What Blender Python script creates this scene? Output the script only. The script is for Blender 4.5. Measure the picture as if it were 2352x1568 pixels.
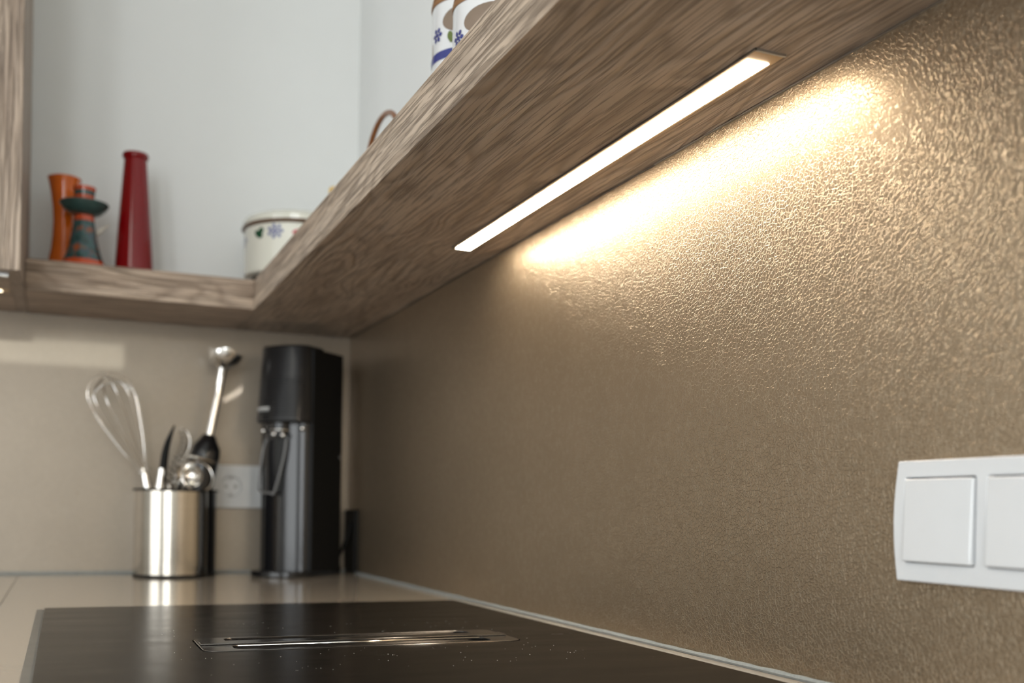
import bpy, bmesh, math, random
from mathutils import Vector, Matrix
random.seed(7)
PI = math.pi
for o in list(bpy.data.objects): bpy.data.objects.remove(o, do_unlink=True)
SC = bpy.context.scene
COL = SC.collection

# ------------------------------------------------------------------ camera
W, H, FPX = 2352, 1568, 2430.0
yaw, roll, HORIZON = math.radians(23.03), 0.016, 1172.0
Fv = Vector((math.sin(yaw), math.cos(yaw), 0))
R0 = Vector((math.cos(yaw), -math.sin(yaw), 0)); U0 = Vector((0, 0, 1))
Rv = R0*math.cos(roll) + U0*math.sin(roll)
Uv = U0*math.cos(roll) - R0*math.sin(roll)
cam = bpy.data.cameras.new('camera'); camo = bpy.data.objects.new('camera', cam); COL.objects.link(camo)
M = Matrix((Rv, Uv, -Fv)).transposed().to_4x4(); M.translation = Vector((-0.5409, -2.1347, 0.1308))
camo.matrix_world = M
cam.sensor_width = 36; cam.sensor_fit = 'HORIZONTAL'
cam.lens = 36*FPX/W
cam.shift_y = (HORIZON - H/2)/W
cam.clip_start = 0.02
cam.dof.use_dof = True; cam.dof.focus_distance = 0.94; cam.dof.aperture_fstop = 4.3
cam.dof.aperture_blades = 0
SC.camera = camo

# ------------------------------------------------------------------ world, lights, exposure
SC.view_settings.view_transform = 'Standard'; SC.view_settings.look = 'None'
SC.view_settings.gamma = 1; SC.view_settings.use_curve_mapping = False
SC.view_settings.exposure = 0.0
wd = bpy.data.worlds.new('world'); SC.world = wd; wd.use_nodes = True
bg = wd.node_tree.nodes['Background']; bg.inputs[0].default_value = (0.75, 0.85, 1, 1); bg.inputs[1].default_value = 0.5

WINDOW_LIGHT = 15.0      # W, each tall window pane
FILL = 54.0
LED = 58.0
def area(name, loc, to, sx, sy, power, col, spread=180):
    l = bpy.data.lights.new(name, 'AREA'); l.shape = 'RECTANGLE'; l.size = sx; l.size_y = sy
    l.energy = power; l.color = col; l.spread = math.radians(spread)
    o = bpy.data.objects.new(name, l); COL.objects.link(o); o.location = loc
    d = Vector(to) - Vector(loc); o.rotation_euler = d.to_track_quat('-Z', 'Y').to_euler()
    return o
DAY = (0.93, 0.97, 1.0)
area('daylight', (-1.36, -4.50, 0.62), (-1.36, 0, 0.62), 0.42, 1.5, WINDOW_LIGHT, DAY)
area('daylight', (-2.16, -4.50, 0.62), (-2.16, 0, 0.62), 0.42, 1.5, WINDOW_LIGHT, DAY)
area('daylight', (-3.50, -2.5, 0.30), (0, -2.5, 0.30), 2.4, 1.8, FILL, DAY)
area('ceiling_glow', (-1.7, -2.4, 1.50), (-1.7, -2.4, 0), 0.9, 0.9, 8.0, (1.0, 0.95, 0.86))

# ------------------------------------------------------------------ materials
def mat(name):
    m = bpy.data.materials.new(name); m.use_nodes = True
    nt = m.node_tree; b = nt.nodes['Principled BSDF']
    return m, nt, b
def N(nt, t, **k):
    n = nt.nodes.new(t)
    for a, v in k.items(): setattr(n, a, v)
    return n
def L(nt, a, b): nt.links.new(a, b)
def mth(nt, op, a, b=None, c=None, clamp=False):
    n = N(nt, 'ShaderNodeMath', operation=op); n.use_clamp = clamp
    for i, v in enumerate((a, b, c)):
        if v is None: continue
        if isinstance(v, (int, float)): n.inputs[i].default_value = v
        else: L(nt, v, n.inputs[i])
    return n.outputs[0]
def mixc(nt, fac, a, b):
    n = N(nt, 'ShaderNodeMix', data_type='RGBA')
    if isinstance(fac, (int, float)): n.inputs[0].default_value = fac
    else: L(nt, fac, n.inputs[0])
    for i, v in ((6, a), (7, b)):
        if isinstance(v, tuple): n.inputs[i].default_value = (*v, 1)
        else: L(nt, v, n.inputs[i])
    return n.outputs[2]
def noise(nt, vec, scale, detail=3, rough=0.5, dist=0):
    n = N(nt, 'ShaderNodeTexNoise'); n.inputs['Scale'].default_value = scale
    n.inputs['Detail'].default_value = detail; n.inputs['Roughness'].default_value = rough
    n.inputs['Distortion'].default_value = dist
    L(nt, vec, n.inputs['Vector']); return n.outputs['Fac']
def coords(nt, scale=(1, 1, 1), loc=(0, 0, 0)):
    t = N(nt, 'ShaderNodeTexCoord'); m = N(nt, 'ShaderNodeMapping')
    m.inputs['Scale'].default_value = scale; m.inputs['Location'].default_value = loc
    L(nt, t.outputs['Object'], m.inputs['Vector']); return m.outputs[0]
def ramp(nt, fac, stops):
    r = N(nt, 'ShaderNodeValToRGB'); L(nt, fac, r.inputs[0])
    el = r.color_ramp.elements
    while len(el) < len(stops): el.new(0.5)
    for e, (p, c) in zip(el, stops):
        e.position = p; e.color = (*c, 1) if isinstance(c, tuple) else (c, c, c, 1)
    return r.outputs[0]
def bump(nt, b, h, strength, dist):
    n = N(nt, 'ShaderNodeBump'); n.inputs['Strength'].default_value = strength; n.inputs['Distance'].default_value = dist
    L(nt, h, n.inputs['Height']); L(nt, n.outputs[0], b.inputs['Normal']); return n
def plain(name, col, rough=0.5, metal=0.0, coat=0.0, var=0.04, vscale=40, bmp=0.0):
    m, nt, b = mat(name)
    v = coords(nt)
    f = noise(nt, v, vscale, 4)
    dark = tuple(c*(1-var*2) for c in col); lite = tuple(min(1, c*(1+var*2)) for c in col)
    L(nt, mixc(nt, f, dark, lite), b.inputs['Base Color'])
    b.inputs['Roughness'].default_value = rough; b.inputs['Metallic'].default_value = metal
    b.inputs['Coat Weight'].default_value = coat
    if bmp: bump(nt, b, f, 0.3, bmp)
    return m

def wood(name, axis, tint=(1, 1, 1), off=(0, 0, 0)):
    """grey-brown embossed oak laminate; axis = grain direction"""
    m, nt, b = mat(name)
    along = 'XYZ'.index(axis)
    def sc(a, c):
        s = [c, c, c]; s[along] = a; return tuple(s)
    warp = noise(nt, coords(nt, sc(2.2, 7), off), 1.0, 2)
    big = coords(nt, sc(1.1, 11), off)
    wv = N(nt, 'ShaderNodeVectorMath', operation='ADD')
    cmb = N(nt, 'ShaderNodeCombineXYZ'); w3 = mth(nt, 'MULTIPLY', warp, 1.6)
    for i in range(3):
        if i != along: L(nt, w3, cmb.inputs[i])
    L(nt, big, wv.inputs[0]); L(nt, cmb.outputs[0], wv.inputs[1])
    field = noise(nt, wv.outputs[0], 1.0, 2, 0.45, 0.35)
    rings = mth(nt, 'SINE', mth(nt, 'MULTIPLY', field, 95.0))
    rings = mth(nt, 'MULTIPLY_ADD', rings, 0.5, 0.5)
    rings = mth(nt, 'POWER', rings, 2.5)
    pores = noise(nt, coords(nt, sc(8, 320), off), 1.0, 3, 0.6, 0.6)
    pore = ramp(nt, pores, [(0.38, 0.0), (0.50, 1.0)])
    fine = noise(nt, coords(nt, sc(30, 900), off), 1.0, 2, 0.5)
    broad = noise(nt, coords(nt, sc(1.6, 16), off), 1.0, 3, 0.6)
    t = tint
    def c(r, g, bl): return (r*t[0], g*t[1], bl*t[2])
    base = ramp(nt, broad, [(0.30, c(0.37, 0.275, 0.200)), (0.52, c(0.53, 0.42, 0.32)), (0.72, c(0.62, 0.51, 0.41))])
    base = mixc(nt, mth(nt, 'MULTIPLY', rings, 0.46), base, c(0.150, 0.100, 0.066))
    base = mixc(nt, mth(nt, 'MULTIPLY', mth(nt, 'SUBTRACT', 1.0, pore), 0.66), base, c(0.125, 0.085, 0.058))
    base = mixc(nt, mth(nt, 'MULTIPLY', fine, 0.22), base, c(0.46, 0.37, 0.29))
    # sparse knots
    vo = N(nt, 'ShaderNodeTexVoronoi'); vo.inputs['Scale'].default_value = 1.0
    L(nt, coords(nt, sc(4.2, 12), (off[0]+.3, off[1]+.17, off[2])), vo.inputs['Vector'])
    kn = ramp(nt, vo.outputs['Distance'], [(0.03, 1.0), (0.09, 0.0)])
    base = mixc(nt, mth(nt, 'MULTIPLY', kn, 0.75), base, c(0.06, 0.035, 0.022))
    L(nt, base, b.inputs['Base Color'])
    h = mth(nt, 'ADD', mth(nt, 'MULTIPLY', pore, 1.0), mth(nt, 'MULTIPLY', rings, -0.8))
    bump(nt, b, h, 1.0, 0.0012)
    b.inputs['Roughness'].default_value = 0.48
    return m
OAK_Y = wood('oak laminate along y', 'Y')
OAK_X = wood('oak laminate along x', 'X', (1.02, 1.0, 1.0), (3, 1, 2))
OAK_Z = wood('oak laminate upright', 'Z', (0.95, 0.95, 0.97), (5, 2, 7))

def backsplash(name, c0, c1, metal, rough, relief, coat):
    """champagne lacquered panel with a fine crackled relief"""
    m, nt, b = mat(name)
    v = coords(nt)
    n1 = N(nt, 'ShaderNodeTexNoise'); n1.inputs['Scale'].default_value = 220; n1.inputs['Detail'].default_value = 2
    L(nt, v, n1.inputs['Vector'])
    vv = N(nt, 'ShaderNodeVectorMath', operation='MULTIPLY_ADD')
    L(nt, n1.outputs['Color'], vv.inputs[0]); vv.inputs[1].default_value = (0.0035, 0.0035, 0.0035); L(nt, v, vv.inputs[2])
    vo = N(nt, 'ShaderNodeTexVoronoi', feature='DISTANCE_TO_EDGE'); vo.inputs['Scale'].default_value = 290
    L(nt, vv.outputs[0], vo.inputs['Vector'])
    crack = ramp(nt, vo.outputs['Distance'], [(0.0, 1.0), (0.11, 0.0)])
    big = noise(nt, v, 900, 2)
    h = mth(nt, 'ADD', crack, mth(nt, 'MULTIPLY', big, 0.25))
    bump(nt, b, h, relief, 0.00022)
    mott = noise(nt, v, 14, 4)
    col = mixc(nt, mott, c0, c1)
    sparkle = mth(nt, 'MULTIPLY', crack, ramp(nt, noise(nt, v, 120, 2), [(0.42, 0.0), (0.60, 1.0)]))  # sparkle of the crackle ridges put into the colour as lighter broken lines
    col = mixc(nt, mth(nt, 'MULTIPLY', sparkle, 0.30 if relief > .2 else .1), col, (0.62, 0.54, 0.42))
    sp = N(nt, 'ShaderNodeTexVoronoi'); sp.inputs['Scale'].default_value = 26; L(nt, v, sp.inputs['Vector'])
    spot = ramp(nt, sp.outputs['Distance'], [(0.020, 1.0), (0.032, 0.0)])
    col = mixc(nt, mth(nt, 'MULTIPLY', spot, 0.8), col, (0.10, 0.03, 0.01))
    L(nt, col, b.inputs['Base Color'])
    b.inputs['Metallic'].default_value = metal
    b.inputs['Roughness'].default_value = rough
    b.inputs['Coat Weight'].default_value = coat; b.inputs['Coat Roughness'].default_value = 0.03
    return m
PANEL = backsplash('champagne crackle panel', (0.325, 0.252, 0.172), (0.370, 0.288, 0.200), 0.84, 0.335, 0.68, 0.0)
PANEL2 = backsplash('champagne satin panel', (0.285, 0.242, 0.192), (0.320, 0.272, 0.217), 0.45, 0.42, 0.12, 0.3)
WHITEWALL = plain('white wall paint', (0.83, 0.845, 0.835), 0.85, var=0.01, vscale=8)
CEIL = plain('ceiling paint', (0.82, 0.82, 0.80), 0.9, var=0.01)
FLOOR = plain('floor tiles grey', (0.30, 0.27, 0.24), 0.5, vscale=5)
def worktop_mat():
    m, nt, b = mat('beige worktop')
    v = coords(nt)
    f = noise(nt, v, 22, 5); g = noise(nt, v, 300, 2)
    c = mixc(nt, f, (0.43, 0.37, 0.30), (0.48, 0.415, 0.34))
    c = mixc(nt, mth(nt, 'MULTIPLY', g, 0.15), c, (0.33, 0.27, 0.21))
    L(nt, c, b.inputs['Base Color']); b.inputs['Roughness'].default_value = 0.16
    b.inputs['Coat Weight'].default_value = 0.4; b.inputs['Coat Roughness'].default_value = 0.05
    return m
TOP = worktop_mat()
def cooktop_mat():
    m, nt, b = mat('black cooktop glass')
    v = coords(nt)
    vo = N(nt, 'ShaderNodeTexVoronoi'); vo.inputs['Scale'].default_value = 62; L(nt, v, vo.inputs['Vector'])
    dens = noise(nt, v, 7, 2)
    thr = mth(nt, 'MULTIPLY', ramp(nt, dens, [(0.48, 0.0), (0.66, 1.0)]), 0.055)
    spk = mth(nt, 'LESS_THAN', vo.outputs['Distance'], thr)
    sm = noise(nt, coords(nt, (6, 30, 6)), 1.0, 5, 0.6)
    base = mixc(nt, sm, (0.008, 0.007, 0.006), (0.018, 0.015, 0.012))
    c = mixc(nt, spk, base, (0.42, 0.40, 0.36))
    L(nt, c, b.inputs['Base Color'])
    b.inputs['Roughness'].default_value = 0.24
    L(nt, mth(nt, 'MULTIPLY_ADD', sm, 0.16, 0.16), b.inputs['Roughness'])
    b.inputs['Specular IOR Level'].default_value = 0.05
    return m
COOK = cooktop_mat()
SEAL = plain('grey silicone', (0.27, 0.29, 0.285), 0.5, var=0.12, vscale=300, bmp=0.0006)
SEALD = plain('dark grey silicone', (0.20, 0.19, 0.17), 0.5, var=0.08)
ALU = plain('brushed aluminium', (0.55, 0.56, 0.57), 0.3, 1.0)
ALUD = plain('dark aluminium', (0.20, 0.20, 0.20), 0.35, 1.0)
BRONZE = plain('champagne end cap', (0.62, 0.45, 0.27), 0.45, 0.3)
CHROME = plain('polished chrome', (0.78, 0.76, 0.73), 0.10, 1.0, var=0.01)
def brushed():
    m, nt, b = mat('brushed steel')
    f = noise(nt, coords(nt, (8, 8, 700)), 1.0, 3)
    L(nt, mixc(nt, f, (0.40, 0.36, 0.31), (0.50, 0.46, 0.40)), b.inputs['Base Color'])
    b.inputs['Metallic'].default_value = 1; b.inputs['Roughness'].default_value = 0.17
    b.inputs['Anisotropic'].default_value = 0.3
    return m
STEEL = brushed()
VENT = plain('black chrome', (0.16, 0.15, 0.14), 0.16, 0.9)
BLACKP = plain('black satin plastic', (0.010, 0.010, 0.011), 0.33, coat=0.15)
BLACKM = plain('black matt plastic', (0.008, 0.008, 0.008), 0.5)
for m_, s_ in ((BLACKP, .3), (BLACKM, .15)): m_.node_tree.nodes['Principled BSDF'].inputs['Specular IOR Level'].default_value = s_
BLACKG = plain('black gloss plastic', (0.008, 0.008, 0.009), 0.18, coat=0.1)
DARK = plain('void black', (0.004, 0.004, 0.004), 0.7)
GREYP = plain('translucent grey plastic', (0.12, 0.12, 0.12), 0.2)
WHITEP = plain('white switch plastic', (0.64, 0.66, 0.68), 0.10, coat=0.4, var=0.01)
WHITESOCK = plain('white socket plastic', (0.62, 0.63, 0.63), 0.2, coat=0.3, var=0.01)
ENAMEL = plain('cream enamel', (0.74, 0.73, 0.64), 0.14, coat=0.6, var=0.01)
ENAMEL2 = plain('white glaze', (0.68, 0.69, 0.70), 0.12, coat=0.6, var=0.01)
REDG = plain('red glass', (0.20, 0.001, 0.003), 0.12, coat=0.0, var=0.06, vscale=14)
ORANGE = plain('orange glaze', (0.72, 0.14, 0.006), 0.09, coat=0.7, var=0.12, vscale=22)
ORED = plain('orange red glaze', (0.52, 0.065, 0.012), 0.13, coat=0.6, var=0.10, vscale=60)
TEAL = plain('dark teal glaze', (0.030, 0.075, 0.070), 0.22, coat=0.4, var=0.2, vscale=50)
CREAMC = plain('pale ceramic', (0.55, 0.50, 0.42), 0.4)
BROWNL = plain('brown rim paint', (0.11, 0.055, 0.025), 0.3)
BROWNO = plain('taupe glaze', (0.20, 0.145, 0.105), 0.22, coat=0.4, vscale=25, var=0.12)
BLUE = plain('cobalt paint', (0.025, 0.035, 0.20), 0.25, coat=0.4)
BLUEL = plain('soft blue paint', (0.10, 0.12, 0.30), 0.25, coat=0.4)
GREEN = plain('bottle green paint', (0.012, 0.075, 0.035), 0.25, coat=0.4)
OLIVE = plain('olive paint', (0.10, 0.14, 0.02), 0.25, coat=0.4)
ROSE = plain('rose paint', (0.50, 0.06, 0.07), 0.25, coat=0.4)
CANE = plain('brown cane', (0.22, 0.075, 0.018), 0.35, coat=0.3, vscale=60, var=0.2)
YELLOW = plain('yellow cork', (0.70, 0.47, 0.14), 0.5)
LIDWOOD = plain('brown wooden lid', (0.24, 0.12, 0.05), 0.45, var=0.15)
def candle_mat():
    m, nt, b = mat('mottled majolica')
    v = coords(nt)
    f = noise(nt, v, 45, 4, 0.6, 0.8); g = noise(nt, coords(nt, (1, 1, 1), (4, 4, 4)), 60, 3)
    c = ramp(nt, f, [(0.36, (0.012, 0.022, 0.022)), (0.50, (0.03, 0.09, 0.085)), (0.60, (0.05, 0.075, 0.10)), (0.72, (0.16, 0.10, 0.04))])
    c = mixc(nt, ramp(nt, g, [(0.58, 0.0), (0.68, 1.0)]), c, (0.28, 0.07, 0.02))
    L(nt, c, b.inputs['Base Color']); b.inputs['Roughness'].default_value = 0.14; b.inputs['Coat Weight'].default_value = 0.5
    return m
MAJ = candle_mat()
def emit(name, col, s):
    m, nt, b = mat(name)
    b.inputs['Base Color'].default_value = (0.8, 0.8, 0.8, 1)
    b.inputs['Emission Color'].default_value = (*col, 1); b.inputs['Emission Strength'].default_value = s
    return m
LEDM = emit('led diffuser', (1.0, 0.86, 0.68), LED)
PANE = emit('bright window pane', (0.93, 0.97, 1.0), 2.2)

# ------------------------------------------------------------------ helpers
ORG = {}
def tag(o, label, cat, group=None, kind=None):
    if label: o['label'] = label
    if cat: o['category'] = cat
    if group: o['group'] = group
    if kind: o['kind'] = kind
    return o
def thing(name, loc, label, cat, group=None):
    o = bpy.data.objects.new(name, None); COL.objects.link(o); o.location = loc; o.empty_display_size = 0.02
    ORG[o.name] = Vector(loc); return tag(o, label, cat, group)
def obj(name, bm, m, parent=None, smooth=False, label=None, bev=0, seg=2):
    """bm in world coordinates -> one mesh object, placed at its parent's (or its own) origin"""
    if parent is not None: org = ORG[parent.name]
    else:
        xs = [v.co for v in bm.verts]
        org = Vector(((min(c.x for c in xs)+max(c.x for c in xs))/2, (min(c.y for c in xs)+max(c.y for c in xs))/2, min(c.z for c in xs)))
    bmesh.ops.translate(bm, verts=bm.verts, vec=-org)
    bmesh.ops.recalc_face_normals(bm, faces=bm.faces)
    me = bpy.data.meshes.new(name); bm.to_mesh(me); bm.free()
    me.materials.append(m)
    if smooth:
        for p in me.polygons: p.use_smooth = True
    o = bpy.data.objects.new(name, me); COL.objects.link(o)
    if parent is not None: o.parent = parent
    else: o.location = org
    ORG[o.name] = org
    if bev:
        b = o.modifiers.new('bevel', 'BEVEL'); b.width = bev; b.segments = seg; b.limit_method = 'ANGLE'
        b.angle_limit = math.radians(40)
    if smooth == 'auto' or bev:
        for p in me.polygons: p.use_smooth = True
        me.set_sharp_from_angle(angle=math.radians(35))
    if label: o['label'] = label
    return o
def nb(): return bmesh.new()
def box(bm, x0, x1, y0, y1, z0, z1):
    v = [bm.verts.new(p) for p in ((x0,y0,z0),(x1,y0,z0),(x1,y1,z0),(x0,y1,z0),(x0,y0,z1),(x1,y0,z1),(x1,y1,z1),(x0,y1,z1))]
    for f in ((0,3,2,1),(4,5,6,7),(0,1,5,4),(1,2,6,5),(2,3,7,6),(3,0,4,7)): bm.faces.new([v[i] for i in f])
    return bm
def bx(*a): return box(nb(), *a)
def frame_of(d):
    d = Vector(d).normalized()
    a = Vector((0, 0, 1)) if abs(d.z) < 0.9 else Vector((1, 0, 0))
    u = d.cross(a).normalized(); return u, d.cross(u).normalized()
def lathe(bm, prof, c=(0, 0, 0), axis=(0, 0, 1), seg=40, cap=True):
    """prof: [(radius, height)] along axis from c"""
    c = Vector(c); ax = Vector(axis).normalized(); u, w = frame_of(ax)
    rows = []
    for r, h in prof:
        if r < 1e-6: rows.append([bm.verts.new(c+ax*h)]); continue
        rows.append([bm.verts.new(c+ax*h+(u*math.cos(2*PI*i/seg)+w*math.sin(2*PI*i/seg))*r) for i in range(seg)])
    for a, b in zip(rows, rows[1:]):
        for i in range(seg):
            j = (i+1) % seg
            if len(a) == 1 and len(b) == 1: continue
            if len(a) == 1: bm.faces.new((a[0], b[i], b[j]))
            elif len(b) == 1: bm.faces.new((a[i], a[j], b[0]))
            else: bm.faces.new((a[i], a[j], b[j], b[i]))
    if cap:
        for r in (rows[0], rows[-1]):
            if len(r) > 1: bm.faces.new(r)
    return bm
def lat(*a, **k): return lathe(nb(), *a, **k)
def tube(bm, pts, r, seg=8, closed=False, cap=True):
    pts = [Vector(p) for p in pts]; n = len(pts)
    rr = r if isinstance(r, (list, tuple)) else [r]*n
    rows = []; prev = None
    for i, p in enumerate(pts):
        if closed: d = pts[(i+1) % n]-pts[i-1]
        else: d = pts[min(i+1, n-1)]-pts[max(i-1, 0)]
        d.normalize()
        if prev is None: u, _ = frame_of(d)
        else: u = (prev-d*prev.dot(d)).normalized()
        w = d.cross(u); prev = u
        rows.append([bm.verts.new(p+(u*math.cos(2*PI*k/seg)+w*math.sin(2*PI*k/seg))*rr[i]) for k in range(seg)])
    m = n if closed else n-1
    for i in range(m):
        a, b = rows[i], rows[(i+1) % n]
        for k in range(seg):
            j = (k+1) % seg; bm.faces.new((a[k], a[j], b[j], b[k]))
    if cap and not closed: bm.faces.new(rows[0]); bm.faces.new(rows[-1])
    return bm
def smoothpath(pts, n=6):
    pts = [Vector(p) for p in pts]; out = []
    for i in range(len(pts)-1):
        p0 = pts[max(i-1, 0)]; p1 = pts[i]; p2 = pts[i+1]; p3 = pts[min(i+2, len(pts)-1)]
        for k in range(n):
            t = k/n
            out.append(0.5*((2*p1)+(p2-p0)*t+(2*p0-5*p1+4*p2-p3)*t*t+(3*p1-p0-3*p2+p3)*t**3))
    out.append(pts[-1]); return out
def prism(outline, z0, z1, top=None):
    """outline: 2D polygon; top: optional other outline at z1"""
    bm = nb(); top = top or outline
    a = [bm.verts.new((x, y, z0)) for x, y in outline]; b = [bm.verts.new((x, y, z1)) for x, y in top]
    n = len(a)
    for i in range(n): bm.faces.new((a[i], a[(i+1) % n], b[(i+1) % n], b[i]))
    bm.faces.new(a); bm.faces.new(b); return bm
def rrect(x0, x1, y0, y1, r, n=6):
    out = []
    for cx, cy, a0 in ((x1-r, y1-r, 0), (x0+r, y1-r, 90), (x0+r, y0+r, 180), (x1-r, y0+r, 270)):
        for k in range(n+1):
            a = math.radians(a0+90*k/n); out.append((cx+r*math.cos(a), cy+r*math.sin(a)))
    return out
def holed(outer, holes, z0, z1, place=None):
    """plate with holes; loops in 2D, thickness z0..z1; place maps (u,v,w)->world"""
    place = place or (lambda u, v, w: (u, v, w))
    bm = nb(); edges = []
    for lp in [outer]+holes:
        vs = [bm.verts.new((x, y, z1)) for x, y in lp]
        for i in range(len(vs)): edges.append(bm.edges.new((vs[i], vs[(i+1) % len(vs)])))
    r = bmesh.ops.triangle_fill(bm, use_beauty=True, use_dissolve=False, edges=edges)
    faces = [g for g in r['geom'] if isinstance(g, bmesh.types.BMFace)]
    e = bmesh.ops.extrude_face_region(bm, geom=faces)
    vs = [g for g in e['geom'] if isinstance(g, bmesh.types.BMVert)]
    for v in vs: v.co.z = z0
    for v in bm.verts: v.co = Vector(place(*v.co))
    return bm
def struct(name, bm, m, **k): 
    o = obj(name, bm, m, **k); o['kind'] = 'structure'; return o

# ------------------------------------------------------------------ room shell
XW, YW = 0.012, 0.010            # faces of the white walls
FZ, CZ, XL, YR = -0.90, 1.55, -3.60, -4.60
struct('floor', bx(XL, XW+.1, YR, YW+.1, FZ-.1, FZ), FLOOR)
struct('ceiling', bx(XL, XW+.1, YR, YW+.1, CZ, CZ+.1), CEIL)
struct('wall_right', bx(XW, XW+.1, YR, YW+.1, FZ, CZ), WHITEWALL)
struct('wall_back', bx(XL, XW, YW, YW+.1, FZ, CZ), WHITEWALL)
struct('wall_left', bx(XL-.1, XL, YR, YW+.1, FZ, CZ), WHITEWALL)
struct('wall_front', bx(XL-.1, XW+.1, YR-.1, YR, FZ, CZ), WHITEWALL)
for i, (x0, x1) in enumerate(((-1.60, -1.12), (-2.40, -1.92))):
    w = struct('window_%d' % (i+1), holed(rrect(x0-.07, x1+.07, -.22, 1.44, .004, 1), [rrect(x0, x1, -.13, 1.37, .002, 1)], 0, .05,
               lambda u, v, w_: (u, YR+w_, v)), WHITEP)
    obj('pane', bx(x0, x1, YR+.005, YR+.012, -.13, 1.37), PANE, w)

# long lit wall lamp on the far side of the room (mirrored as the pale bar in the back panel)
r = thing('wall_lamp', (-.75, YR, .93), 'long horizontal wall lamp behind the camera, outside the picture', 'lamp')
obj('housing', bx(-1.30, -.20, YR+.001, YR+.045, .92, 1.09), WHITEP, r)
obj('diffuser', bx(-1.28, -.22, YR+.0455, YR+.055, .935, 1.075), emit('wall lamp diffuser', (1.0, 0.90, 0.68), 14.0), r)

# ------------------------------------------------------------------ backsplash panels, trims
ZS, TS = 0.480, 0.052            # underside and thickness of the shelves
p = obj('backsplash_panel', bx(0, XW, -2.75, YW, 0.0015, ZS-.0012), PANEL)
tag(p, 'champagne brown backsplash panel on the right wall with the bright light streak', 'backsplash')
p = obj('backsplash_panel', bx(-2.4, -0.0004, 0, YW, 0.0015, ZS-.0012), PANEL2)
tag(p, 'beige backsplash panel on the back wall behind the black drinks maker', 'backsplash')
bm = nb()
path = [(-0.0022+random.uniform(-.0003, .0003), -y/200*2.75, 0.0020) for y in range(0, 201)]
tube(bm, path, [random.uniform(.0019, .0027) for _ in path], 6)
struct('trim_1', bm, SEAL)
bm = tube(nb(), [(-2.4+2.395*k/60, -0.0018, 0.0018) for k in range(61)], .0030, 6)
struct('trim_2', bm, SEAL)
struct('trim_3', bx(-0.0018, 0.0, -2.75, -1.2145, ZS-.0018, ZS-.0008), ALU)      # metal edge where shelf meets panel
struct('trim_4', bx(-0.0010, 0.0, -1.2140, -0.001, ZS-.0020, ZS-.0008), ALUD)

# ------------------------------------------------------------------ worktops
XF = -0.611
t = obj('worktop', holed(rrect(XF, 0.0, -2.75, 0.0, .0005, 1), [rrect(-.535, -.055, -1.51, -.75, .01, 3)], -0.04, 0.0), TOP)
tag(t, 'glossy beige worktop along the right wall carrying the cooktop', 'worktop')
t = obj('worktop', bx(-2.4, XF-.0016, -0.65, 0.0, -0.04, 0.0), TOP)
tag(t, 'glossy beige worktop left of the thin butt joint at the picture edge', 'worktop')
struct('trim_5', bx(XF-.0015, XF-.0001, -0.65, -0.001, -0.039, -0.0004), ALUD)
# base cabinets below
def base_cabinet(x0, x1, y0, y1, face, label):
    r = thing('base_cabinet', ((x0+x1)/2, (y0+y1)/2, FZ), label, 'cabinet')
    obj('body', bx(x0+.02, x1, y0, y1-.0, FZ+.1, -.041) if face == 'x' else bx(x0, x1, y0+.02, y1, FZ+.1, -.041), OAK_Z, r)
    obj('plinth', bx(x0+.06, x1, y0, y1, FZ, FZ+.099) if face == 'x' else bx(x0, x1, y0+.06, y1, FZ, FZ+.099), DARK, r)
    n = max(1, round(((y1-y0) if face == 'x' else (x1-x0))/.6))
    for k in range(n):
        if face == 'x':
            w = (y1-y0)/n; a = y0+k*w
            d = obj('door', bx(x0, x0+.018, a+.002, a+w-.002, FZ+.105, -.06), OAK_Z, r)
        else:
            w = (x1-x0)/n; a = x0+k*w
            d = obj('door', bx(a+.002, a+w-.002, y0, y0+.018, FZ+.105, -.06), OAK_Z, r)
base_cabinet(-.595, -.001, -2.74, -.66, 'x', 'oak base cabinets below the cooktop worktop, below the picture')
base_cabinet(-2.39, -.64, -.63, -.001, 'y', 'oak base cabinets below the back worktop, below the picture')

# ------------------------------------------------------------------ cooktop
CT = (-.5592, -.0296, -1.535, -.7245)
r = thing('cooktop', ((CT[0]+CT[1])/2, (CT[2]+CT[3])/2, 0), 'large black glass cooktop with a chrome extractor slot, set in the beige worktop', 'cooktop')
VX0, VX1, VY0, VY1 = -.4260, -.1205, -1.1830, -1.0835
hole = rrect(VX0, VX1, VY0, VY1, .014)
obj('glass', holed(rrect(*CT, .004, 3), [hole], 0.0002, 0.0030), COOK, r, bev=.0008)
obj('edge_strip', holed(rrect(CT[0]-.0085, CT[1]+.003, CT[2]-.008, CT[3]+.002, .004, 3), [rrect(CT[0]+.0004, CT[1]-.0004, CT[2]+.0004, CT[3]-.0004, .004, 3)], 0.0001, 0.0008), SEALD, r, label='grey sealing strip round the glass')
fr = rrect(VX0+.0012, VX1-.0012, VY0+.0012, VY1-.0012, .0135)
h1 = rrect(-.397, -.150, -1.120, -1.089, .010); h2 = rrect(-.397, -.150, -1.174, -1.144, .010)
vf = obj('vent_frame', holed(fr, [h1, h2], .0016, .0036), VENT, r, bev=.0005)
obj('vent_bar', bx(-.4235, -.1230, -1.1415, -1.1225, .0037, .0052), VENT, vf, bev=.0004)
tr = nb()
for (ya, yb) in ((-1.120, -1.089), (-1.174, -1.144)):
    box(tr, -.398, -.149, ya-.0012, ya-.0002, -.024, .0015); box(tr, -.398, -.149, yb+.0002, yb+.0012, -.024, .0015)
    box(tr, -.3985, -.3975, ya, yb, -.024, .0015); box(tr, -.1495, -.1485, ya, yb, -.024, .0015)
    box(tr, -.398, -.149, ya, yb, -.025, -.024)
obj('vent_trough', tr, VENT, vf)
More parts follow.
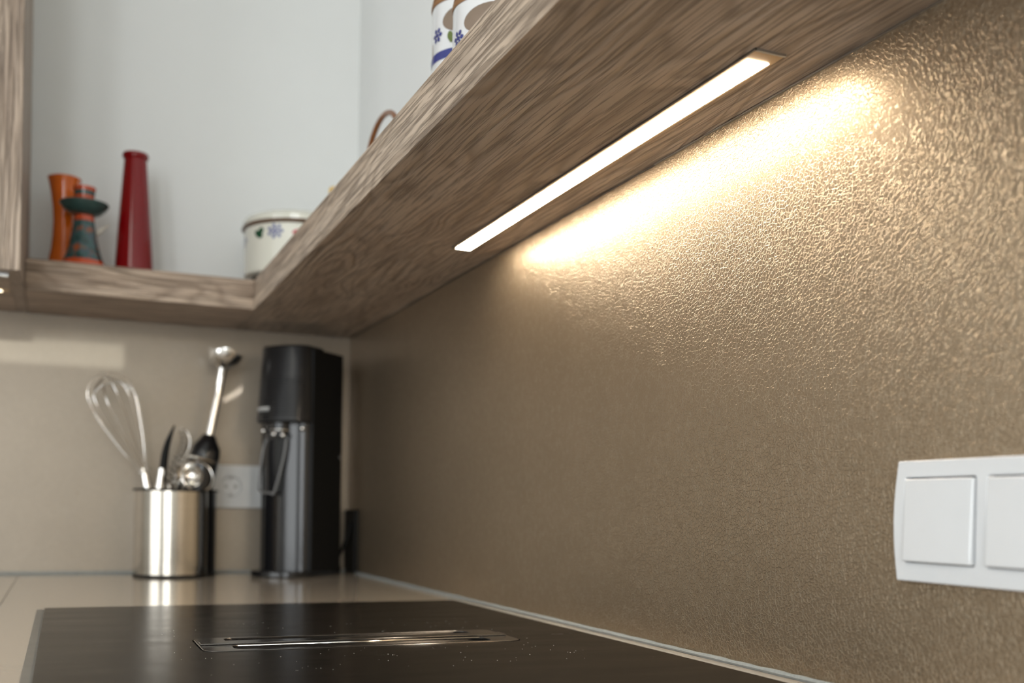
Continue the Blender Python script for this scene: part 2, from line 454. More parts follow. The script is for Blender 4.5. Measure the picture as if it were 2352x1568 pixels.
for ya, yb, dz in ((-1.1195, -1.1050, 0), (-1.1735, -1.1600, 0)):
    bm = nb(); v = [bm.verts.new(p) for p in ((-.393, ya, .0012), (-.154, ya, .0012), (-.158, yb, -.012), (-.389, yb, -.012))]
    bm.faces.new(v); e = bmesh.ops.extrude_face_region(bm, geom=bm.faces[:])
    for q in e['geom']:
        if isinstance(q, bmesh.types.BMVert): q.co.z -= .001
    obj('vent_louvre', bm, VENT, vf)
obj('vent_lip', tube(nb(), [(-.392, -1.1505, .0035), (-.156, -1.1505, .0035)], .0010, 10), CHROME, vf, smooth=True, label='bright chrome rod along the slot')

# ------------------------------------------------------------------ shelves
SX, SY = -0.2336, -0.2274
s = obj('wall_shelf', bx(SX, XW, -2.75, YW, ZS, ZS+TS), OAK_Y, bev=.0006)
tag(s, 'long oak shelf running along the right wall, light strip in its underside', 'shelf')
s = obj('wall_shelf', bx(-.6025, SX-.0004, SY, YW, ZS, ZS+TS), OAK_X, bev=.0006)
tag(s, 'short oak shelf on the back wall under the red and orange vases', 'shelf')

def led_strip(name, x0, x1, y0, y1, dx0, dx1, dy0, dy1, label, m, z=ZS):
    r = thing(name, ((x0+x1)/2, (y0+y1)/2, z-.002), label, 'light')
    obj('profile', bx(x0, x1, y0, y1, z-.0012, z-.0001), BRONZE, r)
    obj('diffuser', bx(dx0, dx1, dy0, dy1, z-.0017, z-.0013), m, r, label='glowing white diffuser', bev=.0002)
    return r
r = led_strip('light_strip', -.0672, -.0405, -1.4733, -.8035, -.0635, -.0435, -1.4580, -.8062,
          'glowing warm white light strip let into the underside of the right shelf', LEDM)
obj('end_cap', bx(-.0672, -.0405, -1.4755, -1.4735, ZS-.0020, ZS-.0001), ALU, r)
obj('edge_line', bx(-.0690, -.0674, -1.4755, -.8035, ZS-.0016, ZS-.0001), ALUD, r)

# ------------------------------------------------------------------ wall cabinet at left
CX0, CX1, CY0 = -1.25, -.6035, -.3600
r = thing('wall_cabinet', ((CX0+CX1)/2, -.18, ZS), 'tall grey oak wall cabinet at the left edge, beside the orange vase', 'cabinet')
obj('side_panel', bx(CX1-.018, CX1, CY0, YW, ZS, 1.30), OAK_Z, r)
obj('side_panel', bx(CX0, CX0+.018, CY0, YW, ZS, 1.30), OAK_Z, r)
obj('bottom_panel', bx(CX0+.0185, CX1-.0185, CY0, YW, ZS, ZS+.018), OAK_X, r)
obj('top_panel', bx(CX0+.0185, CX1-.0185, CY0, YW, 1.282, 1.30), OAK_X, r)
obj('door', bx(CX0+.002, CX1-.0005, -.3815, CY0-.003, ZS-.001, 1.30), OAK_Z, r, bev=.0006)
obj('handle_rail', bx(CX0+.03, -.6215, -.3535, -.3440, ZS-.006, ZS-.0005), ALU, r, label='metal grip rail under the door')
r = led_strip('light_strip', -1.22, -.6270, -.2120, -.1900, -1.20, -.6370, -.2090, -.1930,
          'light strip under the wall cabinet, its end showing at the left picture edge', emit('led diffuser left', (1.0, 0.84, 0.60), 4.0))

# ------------------------------------------------------------------ switches and socket
def switch_plate():
    y0, z0, z1 = -1.5645, .0868, .1692
    n = 3; y1 = y0-.0118-.0705*n+.0105-.0118
    r = thing('light_switch', (0, (y0+y1)/2, (z0+z1)/2), 'white glossy switch plate with square rockers on the right wall', 'switch')
    out = []
    for k in range(9):
        t = k/8; out.append((-(y0)-.0042*math.sin(PI*t), z0+(z1-z0)*t))      # bowed near end (u=-y)
    for k in range(9):
        t = k/8; out.append((-(y1)+.0042*math.sin(PI*t), z1-(z1-z0)*t))
    holes = []
    for i in range(n):
        a = -y0+.0070+.0705*i
        holes.append(rrect(a, a+.0610, .0998, .1575, .0015, 2))
    obj('frame', holed(out, holes, .0004, .0085, lambda u, v, w: (-w, -u, v)), WHITEP, r, bev=.0022, seg=3)
    obj('backing', bx(-.0030, -.0002, y1+.006, y0-.006, z0+.006, z1-.006), DARK, r)
    for i in range(n):
        a = y0-.0070-.0705*i-.0008; b_ = a-.0594
        bm = nb(); nz = 8; ny = 6; g = []
        for iz in range(nz+1):
            row = []
            for iy in range(ny+1):
                tz = iz/nz; ty = iy/ny
                w = .0098 + .0012*math.sin(PI*ty) + .0018*(1-tz)
                row.append(bm.verts.new((-w, a+(b_-a)*ty, .1004+(.0562)*tz)))
            g.append(row)
        for iz in range(nz):
            for iy in range(ny): bm.faces.new((g[iz][iy], g[iz][iy+1], g[iz+1][iy+1], g[iz+1][iy]))
        e = bmesh.ops.extrude_face_region(bm, geom=bm.faces[:])
        for q in e['geom']:
            if isinstance(q, bmesh.types.BMVert): q.co.x = -.0031
        obj('rocker', bm, WHITEP, r, bev=.0012, seg=3)
switch_plate()
def socket():
    x0, x1, z0, z1 = -.2780, -.1250, .1275, .2108
    r = thing('power_socket', ((x0+x1)/2, 0, (z0+z1)/2), 'white round-pin wall socket on the back wall between utensil pot and drinks maker', 'socket')
    cx, cz = -.2370, .1692
    circ = [(cx+.0205*math.cos(2*PI*k/32), cz+.0205*math.sin(2*PI*k/32)) for k in range(32)]
    obj('frame', holed(rrect(x0, x1, z0, z1, .003, 3), [circ], .0004, .009, lambda u, v, w: (u, -w, v)), WHITESOCK, r, bev=.0012)
    ins = obj('insert', lat([(.0, 0), (.0202, 0), (.0202, .004), (.0185, .001)], (cx, -.0028, cz), (0, -1, 0), 32, cap=False), WHITESOCK, r, smooth='auto')
    fc = obj('insert_face', lat([(.0, 0), (.0198, 0), (.0198, .0012), (0, .0012)], (cx, -.0030, cz), (0, -1, 0), 32, cap=False), WHITESOCK, r)
    for dx in (-.0095, .0095):
        obj('pin_hole', lat([(0, 0), (.0034, 0), (.0034, .0006), (0, .0006)], (cx+dx, -.0043, cz), (0, -1, 0), 14, cap=False), ALUD, fc)
    for dz in (-.0165, .0165):
        obj('earth_clip', bx(cx-.003, cx+.003, -.0075, -.0044, cz+dz-.0015, cz+dz+.0015), ALUD, fc)
    obj('divider', bx(-.1962, -.1946, -.0096, -.0091, z0+.004, z1-.004), ALU, r, label='bright line between the two gangs')
socket()

# ------------------------------------------------------------------ utensil holder
A = Vector((-.3555, -.0970)); B = Vector((-.3370, -.0690)); RA = .0655; RB = .0655; MID = (A+B)/2
def ray_hit(c, rad, th):
    d = Vector((math.cos(th), math.sin(th))); q = MID-c
    bq = q.dot(d); return -bq+math.sqrt(max(0, bq*bq-(q.length_squared-rad*rad)))
def outline(off=0.0, n=96):
    out = []
    for k in range(n):
        th = 2*PI*k/n; s = max(ray_hit(A, RA+off, th), ray_hit(B, RB+off, th))
        out.append((MID.x+s*math.cos(th), MID.y+s*math.sin(th)))
    return out
HZ = .1600
r = thing('utensil_holder', (A.x, A.y, 0), 'brushed steel utensil holder with black rear shell, full of kitchen tools', 'utensil holder')
obj('rear_shell', holed(outline(-.0012), [outline(-.0045)], .003, HZ-.004), BLACKG, r, label='black plastic rear shell')
obj('floor_plate', prism(outline(-.0005), .0004, .0050), BLACKM, r)
obj('rim', holed(outline(.0022), [outline(-.0050)], HZ-.004, HZ), BLACKM, r, bev=.001, label='black top rim')
bm = nb(); rows = []
for k in range(61):
    th = math.radians(118+k*(358-118)/60)
    d = Vector((math.cos(th), math.sin(th)))
    rows.append([bm.verts.new((A.x+d.x*q, A.y+d.y*q, z)) for q, z in ((RA, .0052), (RA, HZ-.0042), (RA-.001, HZ-.0042), (RA-.001, .0052))])
for a, b_ in zip(rows, rows[1:]):
    for k in range(4): bm.faces.new((a[k], a[(k+1) % 4], b_[(k+1) % 4], b_[k]))
bm.faces.new(rows[0]); bm.faces.new(rows[-1])
obj('steel_shell', bm, STEEL, r, smooth='auto', label='brushed steel front shell')
obj('base_ring', lat([(RA+.0010, 0), (RA+.0016, .002), (RA+.0006, .0050), (RA-.006, .0050), (RA-.006, 0)], (A.x, A.y, .0003), seg=64, cap=False), BLACKM, r, smooth='auto')

# whisk
def whisk():
    Nk = Vector((-.4030, -.098, .1860)); T = Vector((-.4790, -.105, .3640)); ax = (T-Nk); Ln = ax.length; ax.normalize()
    r = thing('whisk', (-.375, -.095, .012), 'steel balloon whisk leaning left out of the utensil holder', 'whisk')
    base = Vector((-.372, -.095, .014))
    obj('handle', tube(nb(), [base, base.lerp(Nk, .85), Nk, Nk+ax*.012], [.0085, .0085, .0075, .0060], 14), CHROME, r, smooth='auto')
    u, w = frame_of(ax)
    prof = [(0, .0055), (.12, .0105), (.3, .021), (.5, .031), (.68, .0385), (.82, .0400), (.92, .0320), (.98, .0165), (1.0, 0)]
    for k in range(6):
        a = PI*k/6+.2; d = u*math.cos(a)+w*math.sin(a)
        sq = 1.0 - .05*(k % 3)
        pts = [Nk+ax*(Ln*sq*h)+d*q for h, q in prof]+[Nk+ax*(Ln*sq*h)-d*q for h, q in prof[-2::-1]]
        obj('wire', tube(nb(), smoothpath(pts, 4), .0013, 6), CHROME, r, smooth=True)
    obj('hanging_ring', tube(nb(), [Nk+ax*.006+(u*math.cos(t)+w*math.sin(t))*.0135 for t in [2*PI*i/24 for i in range(24)]], .0014, 6, closed=True), CHROME, r, smooth=True)
whisk()
# curved black blade
def blade():
    r = thing('spatula', (-.374, -.110, .012), 'black curved spatula with a bright steel handle in the utensil holder', 'spatula')
    pts = [(-.3745, -.112, .170), (-.3725, -.112, .195), (-.3700, -.112, .222), (-.3645, -.112, .248), (-.3540, -.112, .2770)]
    wd = [.0062, .0068, .0066, .0052, .0014]
    bm = nb(); rows = []
    sp = smoothpath(pts, 5); ws = [wd[min(3, int(i/5))]+(wd[min(4, int(i/5)+1)]-wd[min(3, int(i/5))])*((i/5) % 1 if i < 20 else 1) for i in range(len(sp))]
    for p_, w_ in zip(sp, ws):
        rows.append([bm.verts.new(p_+Vector((dx*w_, dy, 0))) for dx, dy in ((-1, 0), (0, -.0022), (1, 0), (0, .0022))])
    for a, b_ in zip(rows, rows[1:]):
        for k in range(4): bm.faces.new((a[k], a[(k+1) % 4], b_[(k+1) % 4], b_[k]))
    bm.faces.new(rows[0]); bm.faces.new(rows[-1])
    obj('blade', bm, BLACKM, r, smooth=True)
    obj('handle', tube(nb(), [(-.372, -.110, .012), (-.3800, -.112, .150), (-.3748, -.112, .197)], [.0075, .0075, .0062], 14), CHROME, r, smooth='auto')
blade()
def coil():
    r = thing('coil_whisk', (-.350, -.085, .012), 'steel spiral whisk standing behind the black spatula', 'whisk')
    cps = smoothpath([(-.3600, -.085, .165), (-.3520, -.083, .196), (-.3400, -.080, .226), (-.3330, -.078, .250), (-.3380, -.078, .272)], 24)
    pts = []
    for i, p_ in enumerate(cps):
        d = (cps[min(i+1, len(cps)-1)]-cps[max(0, i-1)]); u, w = frame_of(d); a = i*2*PI/8
        pts.append(p_+(u*math.cos(a)+w*math.sin(a))*.0068)
    obj('coil', tube(nb(), pts, .0015, 6), STEEL, r, smooth=True)
    obj('loop', tube(nb(), smoothpath([(-.3540, -.085, .165), (-.3425, -.083, .200), (-.3270, -.080, .230), (-.3230, -.080, .252), (-.3300, -.079, .270), (-.3400, -.078, .2730)], 5), .0013, 6), CHROME, r, smooth=True)
    obj('stem', tube(nb(), [(-.350, -.085, .012), (-.3590, -.085, .170)], .0050, 12), STEEL, r, smooth='auto')
coil()
def scoop():
    r = thing('scoop', (-.335, -.115, .012), 'shiny steel scoop with a wire ring lying on the rim of the utensil holder', 'scoop')
    c = Vector((-.3200, -.130, .1865)); ax = Vector((.25, -.90, .25)).normalized()
    prof = [(0, -.020), (.010, -.0185), (.018, -.0135), (.0225, -.006), (.024, 0), (.0228, 0), (.017, -.0115), (.009, -.017), (0, -.0185)]
    obj('bowl', lat(prof, c+Vector((-.008, 0, 0)), ax, 32, cap=False), CHROME, r, smooth='auto')
    u, w = frame_of(ax)
    obj('ring', tube(nb(), [c+Vector((.006, 0, -.003))+(u*math.cos(t)*.029+w*math.sin(t)*.029) for t in [2*PI*i/36 for i in range(36)]], .0019, 8, closed=True), CHROME, r, smooth=True)
    obj('bar', tube(nb(), [(-.334, -.1315, .2210), (-.312, -.1320, .2180), (-.2800, -.130, .2090)], .0026, 8), STEEL, r, smooth=True)
    obj('stem', tube(nb(), [(-.335, -.112, .012), (-.3480, -.112, .150), (-.3440, -.122, .172), (-.3350, -.128, .188)], .0042, 10), CHROME, r, smooth=True)
scoop()
def hand_blender():
    T = Vector((-.2618, -.075, .4060)); S = Vector((-.2885, -.080, .2630)); ax = (T-S).normalized()
    foot = S-ax*.250
    r = thing('hand_blender', tuple(foot), 'upside-down hand blender with steel shaft and black body in the utensil holder', 'hand blender')
    Lb = (S-foot).length
    obj('body', lat([(0, 0), (.018, .002), (.022, .02), (.0245, .12), (.0265, Lb-.060), (.0272, Lb-.038), (.0255, Lb-.024), (.0170, Lb-.010), (.0115, Lb), (0, Lb)], foot, ax, 32, cap=False), BLACKG, r, smooth='auto', label='glossy black body')
    obj('shaft', lat([(.0092, 0), (.0085, .08), (.0085, .128), (.012, .134)], S, ax, 28), CHROME, r, smooth='auto', label='bright steel shaft')
    # bell guard with scalloped edge
    bm = nb(); seg = 48; u, w = frame_of(ax); rows = []
    for j, (q, h) in enumerate([(.010, .130), (.018, .136), (.026, .143), (.0305, .152), (.0325, .163), (.0310, .163), (.0290, .153), (.0245, .145), (.016, .1385), (.0, .1365)]):
        row = []
        if q == 0: row = [bm.verts.new(S+ax*h)]
        else:
            for i in range(seg):
                a = 2*PI*i/seg; hh = h
                if j in (4, 5): hh = h + .0035*math.cos(4*a) - .002
                row.append(bm.verts.new(S+ax*hh+(u*math.cos(a)+w*math.sin(a))*q))
        rows.append(row)
    for a_, b_ in zip(rows, rows[1:]):
        for i in range(seg):
            j = (i+1) % seg
            if len(b_) == 1: bm.faces.new((a_[i], a_[j], b_[0]))
            else: bm.faces.new((a_[i], a_[j], b_[j], b_[i]))
    obj('blade_guard', bm, CHROME, r, smooth='auto', label='scalloped steel blade guard')
    bm = nb()
    for k in (0, 1):
        d = (u*math.cos(.5+PI*k)+w*math.sin(.5+PI*k))
        tube(bm, [S+ax*.138, S+ax*.150+d*.010, S+ax*.147+d*.021], [.003, .0026, .001], 6)
    obj('blade', bm, STEEL, r, smooth=True)
hand_blender()

# ------------------------------------------------------------------ sparkling-water maker
def soda():
    P2 = Vector((-.0400, -.1020)); n = Vector((-.730, -.683)).normalized(); l = Vector((n.y, -n.x))
    P1 = P2+n*.098; W_ = .116
    P0 = P1+l*W_
    r = thing('drinks_maker', (-.12, -.13, 0), 'tall black sparkling water maker standing in the corner', 'drinks maker')
    def loc(u, v): q = P1+n*u+l*v; return (q.x, q.y)
    def fo(bulge, inset=0.0, back=-.098, n_=24, pw=1.0):
        """outline: flat back, flat sides, curved front"""
        pts = [loc(back, inset), ]
        for k in range(n_+1):
            t = PI*k/n_; v = inset+(W_-2*inset)*(1-math.cos(t))/2
            pts.append(loc(bulge*math.sin(t)**pw, v))
        pts.append(loc(back, W_-inset)); return pts
    HT = .4330
    # rear housing, slightly rounded top
    bm = prism(fo(.004), .0, HT-.006)
    obj('housing', bm, BLACKM, r, bev=.006, seg=3)
    # head
    hd = obj('head', prism(fo(.052, .0015, -.04, 28, .8), .2870, HT, fo(.030, .0045, -.04, 28, .8)), BLACKP, r, bev=.004, seg=3, label='ribbed black head overhanging the front')
    obj('lower_face', prism(fo(.020, .007, -.02, 20), .010, .2868), BLACKG, r, smooth='auto')
    # grooves on the head
    bm = nb()
    for k in range(14):
        z = .300+k*.0052; t_ = (z-.2870)/(HT-.2870); bl = .052+(.030-.052)*t_; ins = .0015+.003*t_
        a = fo(bl+.0006, ins, -.04, 28, .8)[4:-5]
        tube(bm, [(x, y, z) for x, y in a], .0008, 5)
    obj('rib', bm, BLACKP, hd, smooth=True)
    # pale badge strip
    a = fo(.0528, .0015, -.04, 28, .8)
    t_ = (.3105-.2870)/(HT-.2870)
    aa = fo(.052-.022*t_+.0008, .0015+.003*t_, -.04, 28, .8)[16:24]
    bm = nb(); lo = [bm.verts.new((x, y, .3085)) for x, y in aa]; hi = [bm.verts.new((x, y, .3155)) for x, y in aa]
    for i in range(len(aa)-1): bm.faces.new((lo[i], lo[i+1], hi[i+1], hi[i]))
    obj('badge', bm, plain('pewter print', (0.42, 0.42, 0.41), 0.3), hd, label='pale grey badge strip')
    # nozzle group
    def P(u, v, z): q = loc(u, v); return (q[0], q[1], z)
    obj('nozzle', lat([(0, 0), (.016, 0), (.018, .010), (.018, .024)], P(.020, .058, .2640), seg=28), BLACKG, r, smooth='auto')
    obj('nozzle_ring', tube(nb(), [tuple(Vector(P(.020, .058, .274))+Vector((math.cos(t), math.sin(t), 0))*.0185) for t in [2*PI*i/28 for i in range(28)]], .0018, 8, closed=True), CHROME, r, smooth=True)
    for v_, z_ in ((.100, .274), (.064, .266), (.044, .264), (.012, .277)):
        obj('clip', lat([(0, -.004), (.004, -.003), (.005, 0), (.004, .003), (0, .004)], P(.034 if .02 < v_ < .09 else .018, v_, z_), n.to_3d(), 14, cap=False), CHROME, r, smooth=True)
    # bottle cradle loop hanging below the head
    lp = [P(.024, .086, .258), P(.026, .094, .235), P(.030, .099, .172), P(.031, .094, .160), P(.032, .070, .156), P(.031, .062, .160), P(.026, .046, .225), P(.024, .042, .258)]
    obj('bottle_cradle', tube(nb(), smoothpath(lp, 5), .0026, 8), GREYP, r, smooth=True, label='grey plastic bottle cradle loop')
    # foot tray
    tray = [loc(-.098, -.001)]
    for k in range(25):
        t = PI*k/24; tray.append(loc(.060*math.sin(t)**.7, -.002+(W_+.004)*(1-math.cos(t))/2))
    tray.append(loc(-.098, W_+.001))
    obj('drip_tray', prism(tray, .0004, .0115), BLACKG, r, bev=.002)
    obj('side_button', lat([(0, 0), (.004, 0), (.004, .0012), (0, .0018)], (*(P2+n*.006+l*-.0002), .2290), tuple((-l).to_3d()), 14, cap=False), GREYP, r, smooth='auto')
soda()
# thin black block with a cord in the corner
r = thing('black_block', (-.006, -.046, 0), 'thin black block against the right wall behind the drinks maker', 'adapter')
obj('block', bx(-.0080, -.0004, -.0850, -.0060, .0060, .1270), BLACKM, r, bev=.001)
obj('cord', tube(nb(), smoothpath([(-.0082, -.060, .105), (-.0150, -.058, .075), (-.0260, -.060, .048), (-.0340, -.062, .030), (-.0330, -.070, .006)], 5), .0033, 8), BLACKM, r, smooth=True)
obj('foot', bx(-.0070, -.0006, -.0800, -.0110, .0002, .0062), BLACKM, r)

# ------------------------------------------------------------------ things on the back shelf
TZ = ZS+TS+.0002
def yoff(px_x, y): return px_x
# orange vase (behind)
c = (-.5455, -.0800, TZ)
r = thing('vase', c, 'slender orange glazed vase with flared rim, furthest left on the back shelf', 'vase')
prof = [(0, 0), (.0345, 0), (.0350, .003), (.0310, .014), (.0255, .030), (.0215, .050), (.0190, .075), (.0180, .100), (.0192, .125), (.0225, .150), (.0268, .172), (.0285, .1775), (.0270, .1785), (.0240, .168), (.0200, .145), (.0160, .110), (.0140, .060), (0, .040)]
obj('body', lat(prof, c, seg=48, cap=False), ORANGE, r, smooth='auto')
# candle holder (front)
c = (-.5130, -.1380, TZ)
r = thing('candle_holder', c, 'mottled green and orange ceramic candle holder with a wide drip dish', 'candle holder')
obj('foot', lat([(0, 0), (.0395, 0), (.0400, .004), (.0368, .012), (.0335, .0205), (0, .0205)], c, seg=48, cap=False), ORED, r, smooth='auto', label='orange foot')
obj('stem', lat([(.0335, .0207), (.0285, .035), (.0235, .055), (.0195, .075), (.0175, .090), (0, .090)], c, seg=48, cap=False), MAJ, r, smooth='auto', label='dark green mottled stem')
obj('collar', lat([(.0176, .0902), (.0162, .1000), (0, .1000)], c, seg=40, cap=False), ORED, r, smooth='auto', label='orange collar')
obj('drip_dish', lat([(0, .1002), (.0165, .1002), (.0270, .1045), (.0360, .1125), (.0410, .1200), (.0402, .1222), (.0340, .1190), (.0170, .1190), (0, .1190)], c, seg=56, cap=False), TEAL, r, smooth='auto', label='dark teal drip dish')
obj('cup', lat([(.0168, .1192), (.0162, .126), (.0168, .1350), (0, .1350)], c, seg=40, cap=False), ORED, r, smooth='auto')
obj('cup_band', lat([(.0170, .1352), (.0176, .1425), (0, .1425)], c, seg=40, cap=False), TEAL, r, smooth='auto', label='dark band')
obj('cup_rim', lat([(.0178, .1427), (.0190, .1475), (.0186, .1500), (.0150, .1500), (.0140, .1440), (0, .1440)], c, seg=40, cap=False), ORED, r, smooth='auto', label='orange rim')
bm = nb(); cc = Vector(c)
vs = [bm.verts.new(cc+Vector(p_)) for p_ in ((.0150, .012, .079), (.0430, .012, .0960), (.0400, .012, .0900), (.0150, .012, .0630))]
bm.faces.new(vs); e = bmesh.ops.extrude_face_region(bm, geom=bm.faces[:])
for q in e['geom']:
    if isinstance(q, bmesh.types.BMVert): q.co.y += .006
obj('finger_grip', bm, CREAMC, r, bev=.002, label='pale ceramic grip')
# red vase
c = (-.4290, -.1200, TZ)
r = thing('vase', c, 'tall tapering deep red glass vase in the middle of the back shelf', 'vase')
obj('body', lat([(0, 0), (.0335, 0), (.0342, .003), (.0330, .020), (.0285, .090), (.0235, .160), (.0202, .205), (.0194, .2160), (.0178, .2160), (.0185, .205), (.0215, .160), (.0265, .090), (.0300, .020), (0, .012)], c, seg=56, cap=False), REDG, r, smooth='auto')
obj('rim', lat([(.0195, .2155), (.0222, .2185), (.0228, .2225), (.0216, .2262), (.0196, .2270), (.0182, .2225), (.0180, .2165)], c, seg=56, cap=False), REDG, r, smooth='auto')

# painted petals on a vertical cylinder wall
def petals(parent, cx, cy, rad, ang, z, spots, m, name='painted_flower', label=None):
    """spots: (da in radians, dz, size_a, size_z, tilt)"""
    bm = nb()
    for da, dz, sa, sz, tl in spots:
        vs = []
        for k in range(10):
            t = 2*PI*k/10; a_ = sa*math.cos(t); z_ = sz*math.sin(t)
            aa = a_*math.cos(tl)-z_*math.sin(tl); zz = a_*math.sin(tl)+z_*math.cos(tl)
            th = ang+da+aa/rad
            vs.append(bm.verts.new((cx+rad*math.cos(th), cy+rad*math.sin(th), z+dz+zz)))
        bm.faces.new(vs)
    obj(name, bm, m, parent, label=label)
# cream enamel pot
PC = (-.1330, -.1130); PR = .1060
r = thing('lidded_pot', (*PC, TZ), 'cream enamel lidded pot painted with blue, green and red flowers, in the shelf corner', 'pot')
obj('foot', lat([(0, 0), (.085, 0), (.086, .027), (0, .027)], (*PC, TZ), seg=56, cap=False), DARK, r, smooth='auto')
obj('body', lat([(0, .0272), (.096, .0272), (.1005, .030), (.1010, .036), (.1010, .1150), (0, .1150)], (*PC, TZ), seg=80, cap=False), ENAMEL, r, smooth='auto')
obj('rim', lat([(.1010, .1152), (.1050, .1165), (.1062, .1195), (.1045, .1222), (0, .1222)], (*PC, TZ), seg=80, cap=False), BROWNL, r, smooth='auto', label='dark brown edge line')
obj('lid', lat([(.1030, .1224), (.1035, .1300), (.0990, .1370), (.0900, .1410), (.050, .1450), (0, .1460)], (*PC, TZ), seg=80, cap=False), ENAMEL, r, smooth='auto')
def rosette(n, R, s):
    return [(math.cos(2*PI*k/n)*R/PR, math.sin(2*PI*k/n)*R*.8, s, s*.75, 2*PI*k/n) for k in range(n)]
q = PR-.0046
petals(r, *PC, q, math.radians(183.5), TZ+.092, rosette(5, .009, .0042), BLUEL)
petals(r, *PC, q, math.radians(214), TZ+.0975, [(0, 0, .0095, .0065, .3), (.05, .006, .006, .005, 0), (-.06, .003, .006, .004, 0), (.03, -.005, .006, .004, 0)], GREEN, 'painted_leaf')
petals(r, *PC, q, math.radians(234), TZ+.0995, rosette(7, .0125, .0042)+rosette(4, .005, .0034), BLUEL)
petals(r, *PC, q, math.radians(263), TZ+.0990, [(-.05, -.001, .015, .0060, .1), (.05, .004, .014, .007, .5), (.09, -.004, .011, .006, -.3)], ROSE)
petals(r, *PC, q, math.radians(290), TZ+.0990, rosette(6, .0075, .0034), BLUEL)
# little bottle with yellow stopper
c = (-.0960, -.2420, TZ)
r = thing('stoppered_bottle', c, 'small white bottle whose yellow stopper peeps over the right shelf behind the pot', 'bottle')
obj('body', lat([(0, 0), (.0165, 0), (.0165, .10), (.010, .135), (.008, .158), (0, .158)], c, seg=28, cap=False), ENAMEL2, r, smooth='auto')
obj('stopper', lat([(.0085, .1582), (.010, .162), (.0100, .1740), (.007, .178), (0, .178)], c, seg=24, cap=False), YELLOW, r, smooth='auto', label='yellow stopper')
# teapot with cane handle
c = Vector((-.1100, -.6200, TZ))
r = thing('teapot', tuple(c), 'white teapot on the right shelf, only its arched brown cane handle showing', 'teapot')
obj('body', lat([(0, 0), (.055, 0), (.075, .010), (.088, .030), (.080, .052), (.050, .066), (.040, .068), (0, .068)], c, seg=48, cap=False), ENAMEL2, r, smooth='auto')
obj('lid', lat([(.031, .0682), (.026, .076), (.008, .080), (.009, .086), (0, .089)], c, seg=40, cap=False), ENAMEL2, r, smooth='auto')
obj('spout', tube(nb(), smoothpath([c+Vector((0, -.050, .030)), c+Vector((0, -.072, .045)), c+Vector((0, -.085, .066))], 5), [.012]*4+[.009]*4+[.006]*3, 12), ENAMEL2, r, smooth=True)
hp = [(0, .105, .035), (-.0, .1120, .085), (0, .1060, .125), (0, .0780, .1620), (0, .0350, .1800), (0, -.010, .1790), (0, -.050, .160), (0, -.080, .120), (0, -.085, .035)]
obj('handle', tube(nb(), smoothpath([c+Vector(p_) for p_ in hp], 6), .0042, 10), CANE, r, smooth=True, label='arched brown cane handle')
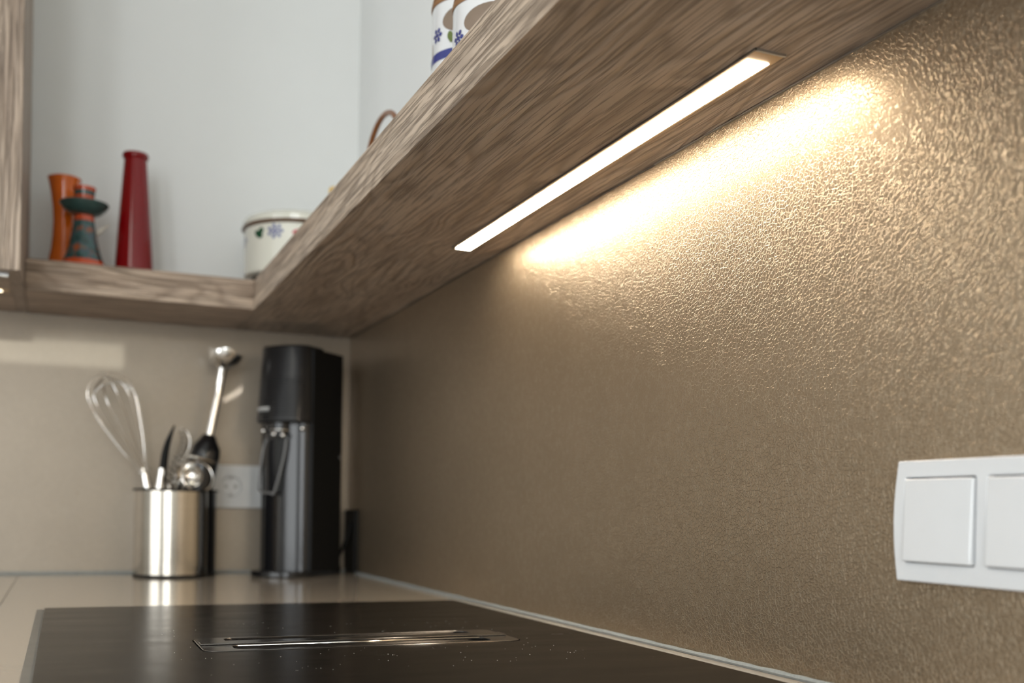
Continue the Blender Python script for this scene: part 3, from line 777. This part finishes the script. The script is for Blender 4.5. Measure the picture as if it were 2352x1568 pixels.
# storage jars
def jar(cx, cy, HJ, label):
    rad = .0480
    r = thing('storage_jar', (cx, cy, TZ), label, 'jar', 'painted storage jars on the right shelf')
    C_ = (cx, cy, TZ)
    obj('body', lat([(0, 0), (.044, 0), (rad, .004), (rad, HJ-.004), (rad-.001, HJ), (rad-.006, HJ), (rad-.006, .010), (0, .008)], C_, seg=64, cap=False), ENAMEL2, r, smooth='auto')
    obj('rim_line', lat([(rad+.0003, HJ-.003), (rad+.0012, HJ-.001), (rad+.0008, HJ+.0030), (rad-.003, HJ+.0030)], C_, seg=64, cap=False), LIDWOOD, r, smooth='auto', label='brown rim')
    obj('lid', lat([(rad-.0040, HJ+.0032), (rad, HJ+.006), (rad-.002, HJ+.016), (.012, HJ+.020), (.010, HJ+.032), (0, HJ+.034)], C_, seg=48, cap=False), LIDWOOD, r, smooth='auto', label='turned brown wooden lid')
    th0 = math.atan2(-2.13-cy, -.54-cx)
    # oval taupe window near the top, slightly dished
    bm = nb(); ro = []
    for j in range(7):
        q_ = j/6
        ro.append([bm.verts.new((cx+(rad+.0004+.0016*(1-q_*q_))*math.cos(th0+.12+.92*q_*math.cos(2*PI*k/40)),
                                 cy+(rad+.0004+.0016*(1-q_*q_))*math.sin(th0+.12+.92*q_*math.cos(2*PI*k/40)),
                                 TZ+HJ-.027+.0180*q_*math.sin(2*PI*k/40))) for k in range(40)])
    for a_, b_ in zip(ro[1:], ro[2:]):
        for k in range(40): bm.faces.new((a_[k], a_[(k+1) % 40], b_[(k+1) % 40], b_[k]))
    bm.faces.new(ro[1]); 
    for v in ro[0]: bm.verts.remove(v)
    obj('oval_panel', bm, BROWNO, r, smooth=True, label='glossy taupe oval')
    bm = nb(); lathe(bm, [(rad+.0003, HJ-.0700), (rad+.0008, HJ-.0650), (rad+.0003, HJ-.0600)], C_, seg=64, cap=False)
    obj('blue_band', bm, BLUE, r, smooth=True, label='cobalt blue band')
    petals(r, cx, cy, rad+.0007, th0-1.00, TZ+HJ-.040, [(math.cos(2*PI*k/6)*.13, math.sin(2*PI*k/6)*.006, .0030, .0024, k) for k in range(6)]+[(0, 0, .003, .0022, 0)], BLUE)
    petals(r, cx, cy, rad+.0007, th0-.55, TZ+HJ-.046, [(0, 0, .0040, .0060, .2), (.04, -.004, .003, .004, -.4)], OLIVE, 'painted_leaf')
    petals(r, cx, cy, rad+.0007, th0-1.25, TZ+HJ-.055, [(0, 0, .0010, .010, 0)], LIDWOOD, 'painted_stalk')
    petals(r, cx, cy, rad+.0007, th0-.75, TZ+HJ-.084, [(k*.10, -.006*abs(k), .0006, .010, k*.5) for k in range(-3, 4)], BLUE, 'painted_stroke')
jar(-.0980, -.9480, .1920, 'taller white storage jar with blue flowers and cobalt band on the right shelf')
jar(-.1090, -1.0530, .1450, 'shorter white storage jar overlapping the taller flowered jar, at the top of the picture')

# dust specks on the cooktop glass
bm = nb()
for k in range(120):
    x = random.uniform(-.45, -.10); y = random.uniform(-1.32, -.95)
    if -1.19 < y < -1.075 and -.43 < x < -.115: continue
    s_ = random.uniform(.00015, .00042)
    box(bm, x-s_, x+s_*random.uniform(.6, 1.6), y-s_, y+s_, .00305, .0032)
d = obj('dust', bm, plain('pale dust', (0.55, 0.53, 0.48), 0.9)); tag(d, 'pale dust specks scattered on the black cooktop glass', 'dust', kind='stuff')
